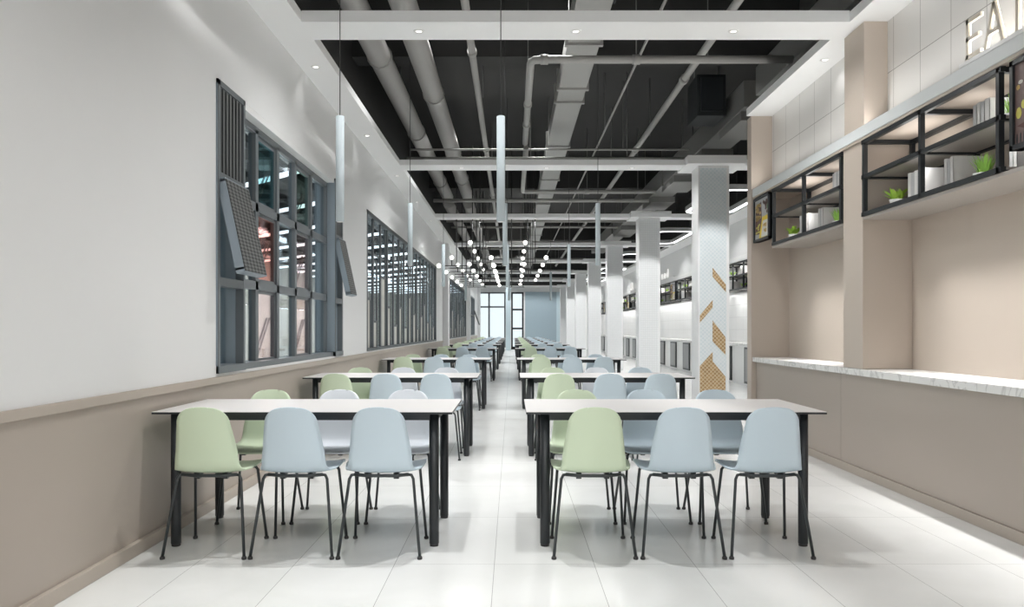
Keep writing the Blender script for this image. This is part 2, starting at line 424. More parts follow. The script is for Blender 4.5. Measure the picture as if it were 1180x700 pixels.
# ------------------------------------------------------------------ window 1: recessed lights between two boxes with louvres and open mesh flaps
w1 = thing('window_1', 'large slate window with open mesh flaps nearest on the white wall', 'window', (0, 0, 0), kind='structure')
GX = -2.115
def side_box(y0, y1, z0, z1):
    t = .04; f = MB()
    for (a, c) in ((y0, y0 + t), (y1 - t, y1)): f.box(-2.22, -1.99, a, c, z0, z1)
    f.box(-2.22, -1.99, y0, y1, z1 - t, z1); f.box(-2.22, -1.985, y0, y1, z0, z0 + .05)
    f.box(-2.06, -1.992, y0, y1, 2.22, 2.28); f.box(-2.08, -1.992, y0, y1, 1.5, 1.56)
    f.build('box_frame', M['wframe'], w1)
    q = MB(); q.box(-2.2, -1.995, y0 - .004, y0, z0 + .05, z1 - .03); q.box(-2.21, -2.05, y1 - t - .004, y1 - t, z0 + .05, 2.22); q.build('side_panel', M['wframe_lt'], w1)
    s = MB(); n = 7
    for k in range(n):
        yy = y0 + t + (y1 - y0 - 2 * t) * (k + .5) / n
        s.box(-2.05, -2.0, yy - .022, yy + .012, 2.28, z1 - t)
    s.build('louvre', M['slat'], w1)
    # the flap: hinged at the top, foot swung out into the hall
    mt = Matrix.Translation((-1.985, 0, 2.225)) @ Matrix.Rotation(math.radians(-12), 4, 'Y')
    h = .63
    p = MB(); p.box(.02, .034, y0 + .036, y1 - .036, -h - .012, .0, M['mesh_panel'], mt)
    fo = p.build('mesh_flap', M['mesh_panel'], w1)
    r = MB()
    for (a, c) in ((y0 + .03, y0 + .06), (y1 - .06, y1 - .03)): r.box(-.03, .03, a, c, -h, 0, None, mt)
    r.box(-.03, .03, y0 + .03, y1 - .03, -h - .02, -h + .015, None, mt); r.box(-.03, .03, y0 + .03, y1 - .03, -.015, .01, None, mt)
    r.build('flap_frame', M['wframe_lt'], fo)
    g = MB(); g.box(-2.13, -2.12, y0 + t, y1 - t, z0 + .05, 2.22); g.build('pane', M['glass'], w1)
    g = MB(); g.box(-2.16, -2.1, (y0 + y1) / 2 - .03, (y0 + y1) / 2 + .03, z0 + .05, 2.22); g.build('mullion', M['wframe_lt'], w1)
side_box(5.41, 5.96, .9, 2.905)
side_box(9.0, 9.40, .9, 2.905)
YM = [5.96, 6.53, 7.12, 7.70, 8.30, 9.0]
ZR = [.9, 1.56, 2.2, 2.83]
f = MB()
f.box(GX - .03, GX + .03, 5.96, 9.0, 2.80, 2.86); f.box(GX - .05, GX + .1, 5.96, 9.0, .88, .945)
for z in ZR[1:3]: f.box(GX - .03, GX + .03, 5.96, 9.0, z - .035, z + .035)
for y in YM: f.box(GX - .03, GX + .03, y - .035, y + .035, .9, 2.83)
f.build('window_frame', M['wframe'], w1)
b = MB(); b.box(WX - .24, WX - .001, 5.96, 9.0, 2.855, 2.91); b.build('head_panel', M['white_wall'], w1)
GL = {(1, 2): 'glass_teal', (3, 2): 'glass_sage', (1, 1): 'glass_pink', (3, 1): 'glass_lilac', (1, 0): 'glass_lilac', (3, 0): 'glass_lilac'}
for c in range(5):
    for r in range(3):
        y0, y1, z0, z1 = YM[c] + .03, YM[c + 1] - .03, ZR[r] + .035, ZR[r + 1] - .035
        g = MB()
        if (c, r) in GL:                                     # sash with tinted glass and a pair of diagonal stays
            g.box(GX - .004, GX + .004, y0 + .02, y1 - .02, z0 + .02, z1 - .02); po = g.build('pane', M[GL[(c, r)]], w1)
            e = MB()
            for (q0, q1) in ((y0, y0 + .025), (y1 - .025, y1)): e.box(GX - .012, GX + .012, q0, q1, z0, z1)
            e.box(GX - .012, GX + .012, y0, y1, z0, z0 + .025); e.box(GX - .012, GX + .012, y0, y1, z1 - .025, z1); e.build('sash_frame', M['wframe'], po)
            st = MB()
            for q in (y1 - .03, y1 - .11):
                st.tube([(GX - .03, q, z0 + (z1 - z0) * .62), (GX - .05, q - .3, z0 + .01)], .009, n=6)
            st.build('stay', M['strut'], po)
        else:
            g.box(GX - .004, GX + .004, y0, y1, z0, z1); g.build('pane', M['glass'], w1)

# windows 2, 3: dark vertical fins with frosted panels of stepped heights
def fin_window(n, y0, y1, z0, z1, nb, label, seed):
    rnd = random.Random(seed)
    w = thing(f'window_{n}', label, 'window', (0, 0, 0), kind='structure')
    f = MB()
    f.box(-2.2, -2.0, y0, y1, z1 - .05, z1); f.box(-2.2, -1.995, y0, y1, z0, z0 + .04)
    f.box(-2.06, -2.0, y0, y0 + .06, z0, z1); f.box(-2.06, -2.0, y1 - .06, y1, z0, z1)
    f.build('window_frame', M['wdark'], w)
    g = MB(); g.box(-2.062, -2.056, y0, y1, z0, z1); g.build('pane', M['glass'], w)
    p = (y1 - y0) / nb
    hs = [1.62, 1.30, 2.0, 1.55, 1.25, 1.58, 1.22, 1.82, 1.5, 1.2, 1.48, 1.75, 1.35, 1.55, 1.25, 1.7]
    for k in range(nb):
        ya = y0 + k * p; h = hs[(k + seed) % len(hs)]
        if k:
            fb = MB(); fb.box(-2.054, -2.03, ya - .05, ya + .05, z0 + .04, z1 - .05); fb.build('fin', M['wdark'], w)
        e = ya + p * (.5 if k % 2 else .68)
        fb = MB(); fb.box(-2.054, -2.046, ya + .05, e, z0 + .04, h); po = fb.build('frosted_panel', M['frost'], w)
        cb = MB(); cb.box(-2.054, -2.035, ya + .05, e, h, h + .035); cb.box(-2.054, -2.035, e, e + .05, z0 + .04, min(z1 - .06, h + (.9 if k % 3 else .035)))
        cb.build('panel_cap', M['wdark'], po)
    f = MB(); f.box(-2.056, -2.05, y0, y1, 2.30, 2.33); f.build('glazing_bar', M['wdark'], w)
fin_window(2, 11.02, 21.1, .9, 2.865, 15, 'long dark finned window, second along the white wall', 0)
fin_window(3, 25.6, 34.9, .9, 2.865, 13, 'dark finned window beyond the nearest white pilaster', 5)
w4 = thing('window_4', 'farthest slate window on the white wall with open flap', 'window', (0, 0, 0), kind='structure')
f = MB(); y0, y1, z0, z1 = 37.9, 42.8, .9, 2.865
f.box(-2.2, -2.0, y0, y1, z1 - .06, z1); f.box(-2.2, -1.99, y0, y1, z0, z0 + .05)
for y in (y0 + .05, 39.2, 40.5, 41.7, y1 - .05): f.box(-2.2, -2.0, y - .05, y + .05, z0, z1)
f.box(-2.18, -2.02, y0, y1, 1.9, 1.96); f.build('window_frame', M['wframe'], w4)
g = MB(); g.box(-2.14, -2.13, y0, y1, z0, z1); g.build('pane', M['glass'], w4)
mt = Matrix.Translation((-1.99, 0, 2.2)) @ Matrix.Rotation(math.radians(-20), 4, 'Y')
p = MB(); p.box(-.02, .02, 41.75, 42.7, -.8, 0, None, mt); p.build('mesh_flap', M['mesh_panel'], w4)

# ------------------------------------------------------------------ near right stall: counter, pilasters, canopy, cladding, sign
b = MB()
b.box(3.23, 3.45, YB, 9.30, 0, 2.74)
struct(b.build('wall_right', M['tan']), 'tan wall behind the marble counter', 'wall')
b = MB(); b.box(3.03, 3.45, YB, 9.30, 2.831, ZC)
struct(b.build('wall_cladding', M['tile_wall']), 'white clad wall above the canopy of the near stall', 'wall')
b = MB(); b.box(2.787, 3.6, 9.30, 9.455, 0, ZC); b.box(3.6, RX, 9.30, 9.455, 0, ZT)
struct(b.build('wall_end', M['tan']), 'tan partition wall closing the far end of the marble counter', 'wall')
b = MB(); b.box(2.83, 3.23, 6.44, 6.82, .881, 2.735, bev=.003); b.box(2.84, 3.05, 6.44, 6.82, 2.835, ZC)
struct(b.build('pilaster', M['tan']), 'tan pilaster rising from the marble counter', 'pilaster')
b = MB(); b.box(2.80, 3.25, YB, 9.13, 2.742, 2.832, bev=.004); b.box(2.80, 3.04, 9.13, 9.299, 2.742, 2.832)
struct(b.build('trim_3', M['fascia']), 'white fascia running above the black shelves', 'trim')
b = MB(); b.box(2.81, 3.229, YB, 9.29, 2.722, 2.742)
struct(b.build('trim_4', M['tan']), 'tan board under the white fascia', 'trim')
b = MB(); b.box(2.83, 3.229, YB, 6.44, 2.085, 2.108); b.box(2.83, 3.229, 6.82, 8.68, 2.085, 2.108)
struct(b.build('trim_5', M['shelf_board']), 'grey canopy board below the black shelves', 'trim')

c = thing('counter', 'long taupe counter base below the white marble top', 'counter', (0, 0, 0))
k = MB(); k.box(2.86, 3.2, YB, 9.28, .0, .823); k.build('carcass', M['taupe'], c)
js = [YB, -3.5, -.9, 1.7, 4.3, 6.9, 9.29]
for a, d in zip(js, js[1:]):
    k = MB(); k.box(2.842, 2.862, a + .002, d - .002, .072, .823, bev=.002); k.build('front_panel', M['taupe'], c)
k = MB(); k.box(2.83, 2.87, YB, 9.29, 0, .07, bev=.003); k.build('plinth', M['taupe_trim'], c)
b = MB(); b.box(2.80, 3.228, YB, 9.297, .825, .88, bev=.004)
tag(b.build('countertop', M['marble']), 'white veined marble top lying on the long taupe counter', 'countertop')

# EAT sign standing on the canopy
sg = thing('sign', 'cream EAT letters standing on the white fascia', 'sign', (2.80, 0, 2.832))
k = MB(); k.box(0, .03, 4.2, 5.0, 0, .026); k.build('base_rail', M['white_gloss'], sg)
LH, LW = .25, .026
def stroke(k, p, q, w, x0, x1):
    (ya, za), (yb, zb) = p, q
    dy, dz = yb - ya, zb - za; L = math.hypot(dy, dz); ny, nz = -dz / L * w / 2, dy / L * w / 2
    k.prism([(ya + ny, za + nz), (yb + ny, zb + nz), (yb - ny, zb - nz), (ya - ny, za - nz)], 'x', x0, x1)
def letter(name, strokes):
    k = MB()
    for p, q in strokes: stroke(k, p, q, LW, 0, .014)
    lo = k.build(name, M['cream'], sg)
    k = MB()
    for p, q in strokes: stroke(k, p, q, LW * .8, .014, .02)
    k.build('halo', M['letter_glow'], lo)
b0 = .026
e0, e1 = 4.93, 4.775
letter('letter', [((e0 - .016, b0), (e0 - .016, b0 + LH)), ((e0, b0 + .016), (e1, b0 + .016)), ((e0, b0 + LH / 2), (e1 + .02, b0 + LH / 2)), ((e0, b0 + LH - .016), (e1, b0 + LH - .016))])
a0, a1 = 4.745, 4.545; am = (a0 + a1) / 2
letter('letter', [((a0 - .014, b0), (am, b0 + LH)), ((a1 + .014, b0), (am, b0 + LH)), ((a0 - .05, b0 + .085), (a1 + .05, b0 + .085))])
letter('letter', [((4.43, b0), (4.43, b0 + LH)), ((4.52, b0 + LH - .016), (4.34, b0 + LH - .016))])

# ------------------------------------------------------------------ black wall shelves with boards, books, plants
def shelf(name, label, xf, xb, y0, y1, z0, z1, nb, group=None, t=.032):
    o = thing(name, label, 'shelf', (0, 0, 0), 0, group)
    f = MB(); h = t / 2
    zm = (z0 + z1) / 2 - .005
    yy = [y0 + t + (y1 - y0 - 2 * t) * i / nb for i in range(nb + 1)]
    for x in (xf, xb - t):
        for z in (z0, zm, z1 - t): f.box(x, x + t, y0, y1, z, z + t)
        for i, y in enumerate(yy): f.box(x, x + t, y - h, y + h, z0, z1)
    for y in yy:
        for z in (z0, zm, z1 - t): f.box(xf, xb, y - h, y + h, z, z + t)
    f.build('frame', M['black'], o)
    for z in (z0 + t * .5, zm + t * .4):
        q = MB(); q.box(xf + t, xb - .001, y0 + .004, y1 - .004, z, z + .013); q.build('board', M['shelf_board'], o)
    return o, z0 + t * .5 + .0145, zm + t * .4 + .0145
sh1, zl, zu = shelf('hanging_shelf', 'near black framed wall shelf of two tiers above the marble counter', 2.815, 3.228, 4.60, 6.437, 2.109, 2.72, 2, 'black shelves over the counter')
sh2, _, _ = shelf('hanging_shelf', 'black framed wall shelf between the pilaster and far menu board', 2.815, 3.228, 6.823, 8.66, 2.109, 2.72, 2, 'black shelves over the counter')

def book(x, y, z, th, w, h, label, group, dark):
    o = thing('book', label, 'book', (x, y, z), 0, group)
    k = MB(); cm = M['book_dark'] if dark else M['book']
    k.box(0, .004, 0, th, 0, h, cm); k.box(0, w, 0, .003, 0, h, cm); k.box(0, w, th - .003, th, 0, h, cm); k.build('cover', cm, o)
    k = MB(); k.box(.004, w - .004, .003, th - .003, .004, h - .004); k.build('pages', M['page'], o)
def book_block(x, y, z, ths, w, h, where, group):
    yy = y
    for i, th in enumerate(ths):
        book(x, yy, z, th - .001, w, h - (.006 * (i % 2)), f'grey book standing {ORD[i]} in {where}', group, i % 2 == 1); yy += th
def bowl(o, r=.055, h=.05):
    k = MB(); k.lathe([(r * .55, 0), (r * .8, h * .4), (r, h), (r * .93, h), (r * .86, h * .8)], m=None, n=18, capt=True); k.build('bowl', M['pot'], o)
    k = MB(); k.lathe([(r * .84, h * .8), (r * .5, h * .9)], n=14); k.build('soil', M['soil'], o)
def leaf_strip(k, base, ang, lean, L, w, droop, m=None):
    d = Vector((math.cos(ang), math.sin(ang), 0)); s = Vector((-d.y, d.x, 0)); n = 5; prev = None
    for i in range(n + 1):
        t = i / n; p = Vector(base) + d * (L * lean * t + droop * t * t) + Vector((0, 0, L * (t - .35 * lean * t * t)))
        ww = w * (math.sin(PI * min(1, .25 + .75 * t)) if t < 1 else 0) + .0006
        cur = (k.bm.verts.new(p + s * ww), k.bm.verts.new(p - s * ww))
        if prev: k.face([prev[0], prev[1], cur[1], cur[0]], m, True)
        prev = cur
def leafy_plant(x, y, z, label, group, seed):
    rnd = random.Random(seed); o = thing('potted_plant', label, 'plant', (x, y, z), 0, group); bowl(o)
    k = MB()
    for i in range(46):
        a = rnd.uniform(0, 2 * PI); e = rnd.uniform(.15, 1.2)
        leaf_strip(k, (rnd.uniform(-.025, .025), rnd.uniform(-.025, .025), .045), a, e * .9, rnd.uniform(.06, .11), rnd.uniform(.013, .021), .02)
    k.build('foliage', M['leaf'], o)
def grass_plant(x, y, z, label, group, seed):
    rnd = random.Random(seed); o = thing('potted_plant', label, 'plant', (x, y, z), 0, group); bowl(o, .062, .045)
    k = MB()
    for i in range(95):
        a = rnd.uniform(0, 2 * PI); q = rnd.uniform(0, .04)
        leaf_strip(k, (q * math.cos(a), q * math.sin(a), .04), a, rnd.uniform(.1, .5), rnd.uniform(.08, .14), rnd.uniform(.0022, .0038), .015)
    k.build('foliage', M['leaf2'], o)
G1, G2 = 'books on the near black shelf', 'books on the black shelf past the pilaster'
GP = 'potted plants on the black shelves'
for (dy, G, nm, nm2) in ((0, G1, 'near black shelf', 'near shelf'), (2.225, G2, 'black shelf past the pilaster', 'shelf past the pilaster')):
    leafy_plant(2.93, 6.08 + dy, zl, f'leafy green plant in white bowl on lower tier of {nm}', GP, 1 + int(dy))
    book_block(2.93, 5.68 + dy, zl, [.05, .045, .04, .05, .045], .19, .215, f'the lower block by the post on {nm2}', G)
    book_block(2.93, 5.30 + dy, zl, [.04, .035, .04], .2, .215, f'the lower middle block on {nm2}', G)
    grass_plant(2.97, 5.03 + dy, zl, f'spiky grass plant in white bowl on lower tier of {nm}', GP, 3 + int(dy))
    book_block(2.96, 4.68 + dy, zl, [.035, .04], .18, .2, f'lower block, near end of {nm2}', G)
    book_block(2.93, 4.90 + dy, zu, [.05, .045, .04, .04], .22, .19, f'the upper block on {nm2}', G)
    grass_plant(2.98, 4.75 + dy, zu, f'spiky grass plant in white bowl on upper tier of {nm}', GP, 5 + int(dy))

# menu boards (light boxes)
def patch(k, pts, x, m, d=.002): k.prism(pts, 'x', x - d, x, m)
def blob(k, cy, cz, ry, rz, x, m, n=14, seed=0, wob=.12):
    r = random.Random(seed)
    patch(k, [(cy + ry * (1 + r.uniform(-wob, wob)) * math.cos(2 * PI * i / n), cz + rz * (1 + r.uniform(-wob, wob)) * math.sin(2 * PI * i / n)) for i in range(n)], x, m)
def menu_board(label, xf, y0, y1, z0, z1, near):
    o = thing('menu_board', label, 'menu board', (0, 0, 0))
    f = MB(); t = .028
    f.box(xf, xf + .07, y0, y1, z0, z0 + t); f.box(xf, xf + .07, y0, y1, z1 - t, z1)
    f.box(xf, xf + .07, y0, y0 + t, z0, z1); f.box(xf, xf + .07, y1 - t, y1, z0, z1); f.box(xf + .02, xf + .07, y0, y1, z0, z1)
    f.build('frame', M['black'], o)
    k = MB(); x = xf + .015
    a, c, e, g = y0 + t, y1 - t, z0 + t, z1 - t
    if near:
        k.box(x, x + .005, a, c, e, g, M['p_brown'])
        rnd = random.Random(4)
        patch(k, [(c - .10, g), (c - .30, g), (c - .34, g - .16), (c - .17, g - .2), (c - .115, g - .12)], x, M['p_choc'], .001)
        for i in range(26):
            blob(k, c - .13 - rnd.uniform(0, .14), g - .02 - rnd.uniform(0, .15), .016, .014, x - .001, M['p_food'], 10, i)
        blob(k, c - .035, e + .17, .022, .032, x, M['p_lime'], 14, 2, .05); blob(k, c - .075, e + .21, .018, .024, x, M['p_lime'], 14, 3, .05)
        blob(k, c - .03, g - .13, .016, .014, x, M['p_food'], 10, 7); blob(k, c - .05, g - .105, .02, .012, x, M['p_pale'], 10, 8)
        patch(k, [(c - .02, e + .1), (c - .3, e + .15), (c - .3, e + .04), (c - .1, e + .07)], x, M['p_choc'], .001)
        for i in range(7): blob(k, c - .02 - .03 * i, e + .03, .006, .03, x - .0005, M['p_black'], 8, i)
    else:
        ym = (a + c) / 2 + .0
        k.box(x, x + .005, a, c, e, g, M['p_grey'])
        patch(k, [(c - .01, e + .06), (c - .03, g - .07), (ym + .02, g - .03), (ym, e + .22), (ym + .06, e + .05)], x, M['p_choc'], .001)
        rnd = random.Random(5)
        for i in range(22): blob(k, rnd.uniform(ym + .05, c - .05), rnd.uniform(e + .2, g - .05), .03, .018, x - .001, M['p_food'], 10, i)
        for i in range(8): blob(k, rnd.uniform(ym + .08, c - .05), rnd.uniform(e + .07, e + .2), .025, .012, x - .001, M['p_lime'], 10, i)
        patch(k, [(a, g), (ym - .03, g), (ym - .03, e + .25), (a, e + .25)], x, M['p_grey'], .0012)
        for i in range(9): blob(k, rnd.uniform(a + .05, ym - .06), rnd.uniform(e + .27, g - .04), .03, .018, x - .002, M['p_choc'], 10, i)
        blob(k, a + .03, e + .33, .03, .03, x - .002, M['p_green'], 10, 3)
        patch(k, [(a, e + .24), (ym - .02, e + .235), (ym + .1, e), (a, e)], x, M['p_yellow'], .0014)
        patch(k, [(a + .03, e + .19), (ym - .04, e + .19), (ym + .02, e + .01), (a + .03, e + .01)], x - .0015, M['p_pale'], .001)
        for i in range(9): blob(k, rnd.uniform(a + .09, ym - .06), rnd.uniform(e + .05, e + .15), .022, .014, x - .003, M['p_food'], 10, i)
    k.build('print', None, o)
    return o
menu_board('black framed food menu board at the near end of the shelf', 2.79, 3.6, 4.48, 2.2, 2.70, True)
menu_board('black framed food menu board with yellow picture by the tan end wall', 2.79, 8.69, 9.24, 2.2, 2.70, False)

# ------------------------------------------------------------------ columns
for i, y in enumerate(BEAMS[3:]):
    o = thing('column', f'white square column, {ORD[i]} from the front' + (', with gold mosaic' if i == 0 else ''), 'column', (0, 0, 0), kind='structure')
    b = MB(); b.box(2.81, 3.28, y - .22, y + .22, 0, ZC - .012, bev=.006); b.build('shaft', M['column'], o)
    b = MB(); b.box(2.835, 3.235, y - .232, y - .2, .02, ZC - .05); b.build('tile_face', M['mosaic'] if i == 0 else M['mosaic_white'], o)
    if i == 0:
        D = y - .236
        P = lambda px, py: ((px - HX) * D / F, EYE + (HY - py) * D / F)
        for poly in ([(821.2, 308.8), (836.5, 328.4), (836.5, 336.8), (821.2, 319)], [(806.6, 363.6), (821.2, 346), (821.2, 354.7), (806.6, 371.8)],
                     [(821.2, 369.6), (836, 389), (836, 409.3), (821.2, 393.5)], [(806.6, 422), (819, 408.5), (821.2, 406), (821.2, 416.6), (836, 434.5), (836, 466), (806.6, 468)]):
            k = MB(); k.prism([P(*q) for q in poly], 'y', D - .004, D + .01); k.build('gold_inlay', M['gold'], o)

# ------------------------------------------------------------------ far stalls along the side aisle
b = MB(); b.box(5.5, RX, 9.46, YF, 0, ZC)
struct(b.build('wall_side', M['stall_tile']), 'white tiled wall behind the far stalls', 'wall')
b = MB(); b.box(5.12, 5.52, 9.46, YF, 2.74, 2.86)
struct(b.build('trim_6', M['white_gloss']), 'white fascia running above the far stall shelves', 'trim')
b = MB(); b.box(5.2, 5.52, 9.46, YF, 2.86, ZC)
struct(b.build('wall_header', M['white_wall']), 'pale grey header wall above the far stall fascia', 'wall')
stalls = [(10.2, 19.6), (20.2, 29.4), (30.0, 39.2), (39.8, 47.5)]
for i, (a, d) in enumerate(stalls):
    c = thing('counter', f'white stall counter, {ORD[i]} along the side aisle', 'counter', (0, 0, 0), 0, 'far stall counters')
    k = MB(); k.box(5.03, 5.48, a, d, 0, .839); k.build('carcass', M['white_gloss'], c)
    n = 5
    for q in range(n):
        yc = a + (d - a) * (q + .5) / n
        k = MB(); k.box(5.0, 5.04, yc - .42, yc + .42, .04, .82); po = k.build('front_panel', M['black'], c)
        k = MB(); k.box(4.995, 5.0, yc - .34, yc + .34, .09, .78); k.build('infill', M['vent_panel'], po)
    b = MB(); b.box(4.96, 5.499, a, d, .84, .90, bev=.003)
    tag(b.build('countertop', M['marble']), f'white marble countertop, {ORD[i]} along the side aisle', 'countertop', 'far stall countertops')
    ym = (a + d) / 2 + .6
    o1, z1, z2 = shelf('hanging_shelf', f'black shelf at the near half of the {ORD[i]} far stall', 5.13, 5.49, a + .1, ym - .5, 2.1, 2.735, 4, 'black shelves of the far stalls', .036)
    o2, _, _ = shelf('hanging_shelf', f'black shelf at the deep half of the {ORD[i]} far stall', 5.13, 5.49, ym + .5, d - .1, 2.1, 2.735, 4, 'black shelves of the far stalls', .036)
    mb = menu_board(f'food menu board of the {ORD[i]} far stall', 5.1, ym - .42, ym + .42, 2.12, 2.72, False); mb['group'] = 'menu boards of the far stalls'
    if i < 3:
        for (h0, h1, w) in ((a + .1, ym - .5, 'near'), (ym + .5, d - .1, 'deep')):
            p = (h1 - h0) / 4
            for q in range(4):
                yb = h0 + p * q + p * .25
                for (zz, tier) in ((z1, 'lower'), (z2, 'upper')):
                    wh = f'{tier} tier, {w} half, {ORD[q]} bay, {ORD[i]} far stall'
                    if (q + (tier == 'lower')) % 2 == 0:
                        o = thing('book', f'pale upright book, {wh}', 'book', (5.2, yb, zz), 0, 'books in the far stalls')
                        k = MB(); k.box(0, .2, 0, .22, 0, .2, bev=.004); k.build('cover', M['book'], o)
                        k = MB(); k.box(.01, .19, .01, .21, .198, .203); k.build('pages', M['page'], o)
                    else:
                        leafy_plant(5.24, yb + .1, zz, f'small leafy plant, {wh}', 'plants in the far stalls', q + i * 7)

def sign_text(txt, label, y, z, size, gap=1.1, x=5.13):
    o = thing('sign', label, 'sign', (0, 0, 0))
    cu = bpy.data.curves.new('t', 'FONT'); cu.body = txt; cu.size = size; cu.extrude = .02; cu.align_x = 'LEFT'; cu.space_character = gap
    tmp = bpy.data.objects.new('t', cu); COL.objects.link(tmp)
    bpy.context.view_layer.update()
    me = bpy.data.meshes.new_from_object(tmp.evaluated_get(bpy.context.evaluated_depsgraph_get()))
    COL.objects.unlink(tmp); bpy.data.objects.remove(tmp)
    lo = bpy.data.objects.new('lettering', me); COL.objects.link(lo); me.materials.clear(); me.materials.append(M['letter_white'])
    lo.parent = o; lo.rotation_euler = (PI / 2, 0, -PI / 2); lo.location = (x, y, z)
    k = MB(); k.box(x - .02, x + .03, y - size * (1 + .62 * len(txt) * gap), y + .05, 2.861, z, bev=0); k.build('base_rail', M['white_gloss'], o)
sign_text('nod', 'white sign letters on the fascia of the second far stall', 27.35, 2.9, .42, 2.1)
sign_text('EA', 'white sign letters on the fascia of the third far stall', 34.5, 2.875, .45, 1.5)

# ring lights over the side aisle
def ring_light(y0, y1, x0, x1, z, i):
    o = thing('ring_light', f'rounded rectangular ring light, {ORD[i]} over the side aisle', 'ceiling light', (0, 0, 0), 0, 'ring lights over the side aisle')
    def loop(ins, r):
        pts = []
        for (cx, cy, s) in ((x1 - r, y1 - r, 0), (x0 + r, y1 - r, PI / 2), (x0 + r, y0 + r, PI), (x1 - r, y0 + r, 1.5 * PI)):
            for q in range(7):
                t = s + PI / 2 * q / 6
                pts.append((cx + (r - ins) * math.cos(t), cy + (r - ins) * math.sin(t)))
        return pts
    def band(za, zb, i0, i1, m, name, par):
        k = MB(); A, B = loop(i0, .3), loop(i1, .3); n = len(A)
        R = [[k.bm.verts.new((p[0], p[1], zz)) for p in q] for q, zz in ((A, za), (A, zb), (B, zb), (B, za))]
        for a in range(4):
            for j in range(n): k.face([R[a][j], R[a][(j + 1) % n], R[(a + 1) % 4][(j + 1) % n], R[(a + 1) % 4][j]])
        bmesh.ops.recalc_face_normals(k.bm, faces=k.bm.faces[:])
        return k.build(name, m, par)
    band(z + .012, z + .1, 0, .1, M['ring_body'], 'body', o); band(z, z + .012, .015, .085, M['led'], 'diffuser', o)
    k = MB()
    for (x, y) in ((x0 + .08, y0 + .6), (x1 - .05, y0 + .6), (x0 + .08, y1 - .6), (x1 - .05, y1 - .6)): k.tube([(x, y, z + .1), (x, y, DECK)], .006, n=6)
    k.build('hanger_wire', M['wire'], o)
for i, y in enumerate((13.6, 19.4, 25.2, 31.0, 36.8)): ring_light(y, y + 2.8, 3.50, 4.5, 3.58, i)

# ------------------------------------------------------------------ services in the ceiling
def pipe(name, label, cat, pts, r, m, joints=(), hang=(), group=None, jr=1.12):
    o = thing(name, label, cat, (0, 0, 0), 0, group)
    k = MB(); k.tube(pts, r, n=16); k.build('tube', m, o)
    for (p, q) in joints:
        k = MB(); k.tube([p, q], r * jr, n=16); k.build('coupling', m, o)
    if hang:
        k = MB()
        for (x, y, z) in hang: k.tube([(x, y, z), (x, y, DECK)], .006, n=6)
        k.build('hanger', M['hanger'], o)
    return o
def yj(x, z, ys, w=.05): return [((x, y - w, z), (x, y + w, z)) for y in ys]
zp = 4.42
pipe('pipe', 'thickest grey pipe under the dark ceiling, closest to window wall', 'pipe', [(-1.56, YB, zp), (-1.56, 19.4, zp)], .135, M['pipe'], yj(-1.56, zp, [2.5, 6.0, 9.4, 13.0, 17.3], .012), [(-1.56, 11.2, zp)], 'pipes under the ceiling')
pipe('pipe', 'thick grey pipe beside the one closest to window wall', 'pipe', [(-1.07, YB, zp), (-1.07, 19.4, zp)], .135, M['pipe'], yj(-1.07, zp, [3.6, 7.2, 10.9, 14.6, 17.0], .012), [(-1.07, 10.4, zp)], 'pipes under the ceiling')
pipe('pipe', 'thickest grey pipe beyond the dark beam, closest to window wall', 'pipe', [(-1.56, 19.55, 4.3), (-1.56, 47.9, 4.3)], .135, M['pipe'], yj(-1.56, 4.3, [22, 25, 28, 33], .012), (), 'pipes under the ceiling')
pipe('pipe', 'thick grey pipe beyond the dark beam, second from window wall', 'pipe', [(-1.07, 19.55, 4.3), (-1.07, 47.9, 4.3)], .135, M['pipe'], yj(-1.07, 4.3, [21, 24, 27, 32], .012), (), 'pipes under the ceiling')
pipe('pipe', 'slim grey pipe running lengthwise right of the two thick pipes', 'pipe', [(-.46, YB, 4.4), (-.46, 40, 4.4)], .042, M['pipe'], yj(-.46, 4.4, [4, 9.2, 14.2, 19, 25]), [(-.4, y, 4.4) for y in (11, 16)], 'pipes under the ceiling', 1.3)
pipe('pipe', 'narrow grey pipe turning right through an elbow under the flat duct', 'pipe',
     [(2.96, 8.42, 4.05), (.32, 8.42, 4.05), (.24, 8.44, 4.05), (.205, 8.5, 4.05), (.2, 8.57, 4.05), (.2, 12.2, 4.05)], .042, M['pipe'],
     [((1.27, 8.42, 4.05), (1.35, 8.42, 4.05)), ((.3, 8.42, 4.05), (.38, 8.42, 4.05))] + yj(.2, 4.05, [10.1, 11.1]), [(1.31, 8.42, 4.05), (.2, 10.0, 4.05)], 'pipes under the ceiling', 1.25)
pipe('pipe', 'narrow grey pipe with second elbow beyond the second crossbeam', 'pipe',
     [(2.96, 16.5, 4.05), (.4, 16.5, 4.05), (.28, 16.5, 4.05), (.22, 16.45, 4.05), (.22, 16.3, 4.05), (.22, 12.5, 4.05)], .042, M['pipe'], [((1.5, 16.5, 4.05), (1.6, 16.5, 4.05))], [(1.55, 16.5, 4.05), (2.6, 16.5, 4.05)], 'pipes under the ceiling', 1.25)
pipe('pipe', 'thin conduit running lengthwise right of the flat duct', 'pipe', [(1.5, YB, 4.42), (1.5, 34, 4.42)], .016, M['pipe'], (), [(1.5, 12.9, 4.42)], 'pipes under the ceiling')
pipe('pipe', 'medium grey pipe running lengthwise between conduit and square duct', 'pipe', [(2.2, YB, 4.4), (2.2, 40, 4.4)], .045, M['pipe'], yj(2.2, 4.4, [6.2, 10.2, 14.2, 18.4, 24], .06), [(2.28, y, 4.4) for y in (9.3, 13.2)], 'pipes under the ceiling', 1.3)
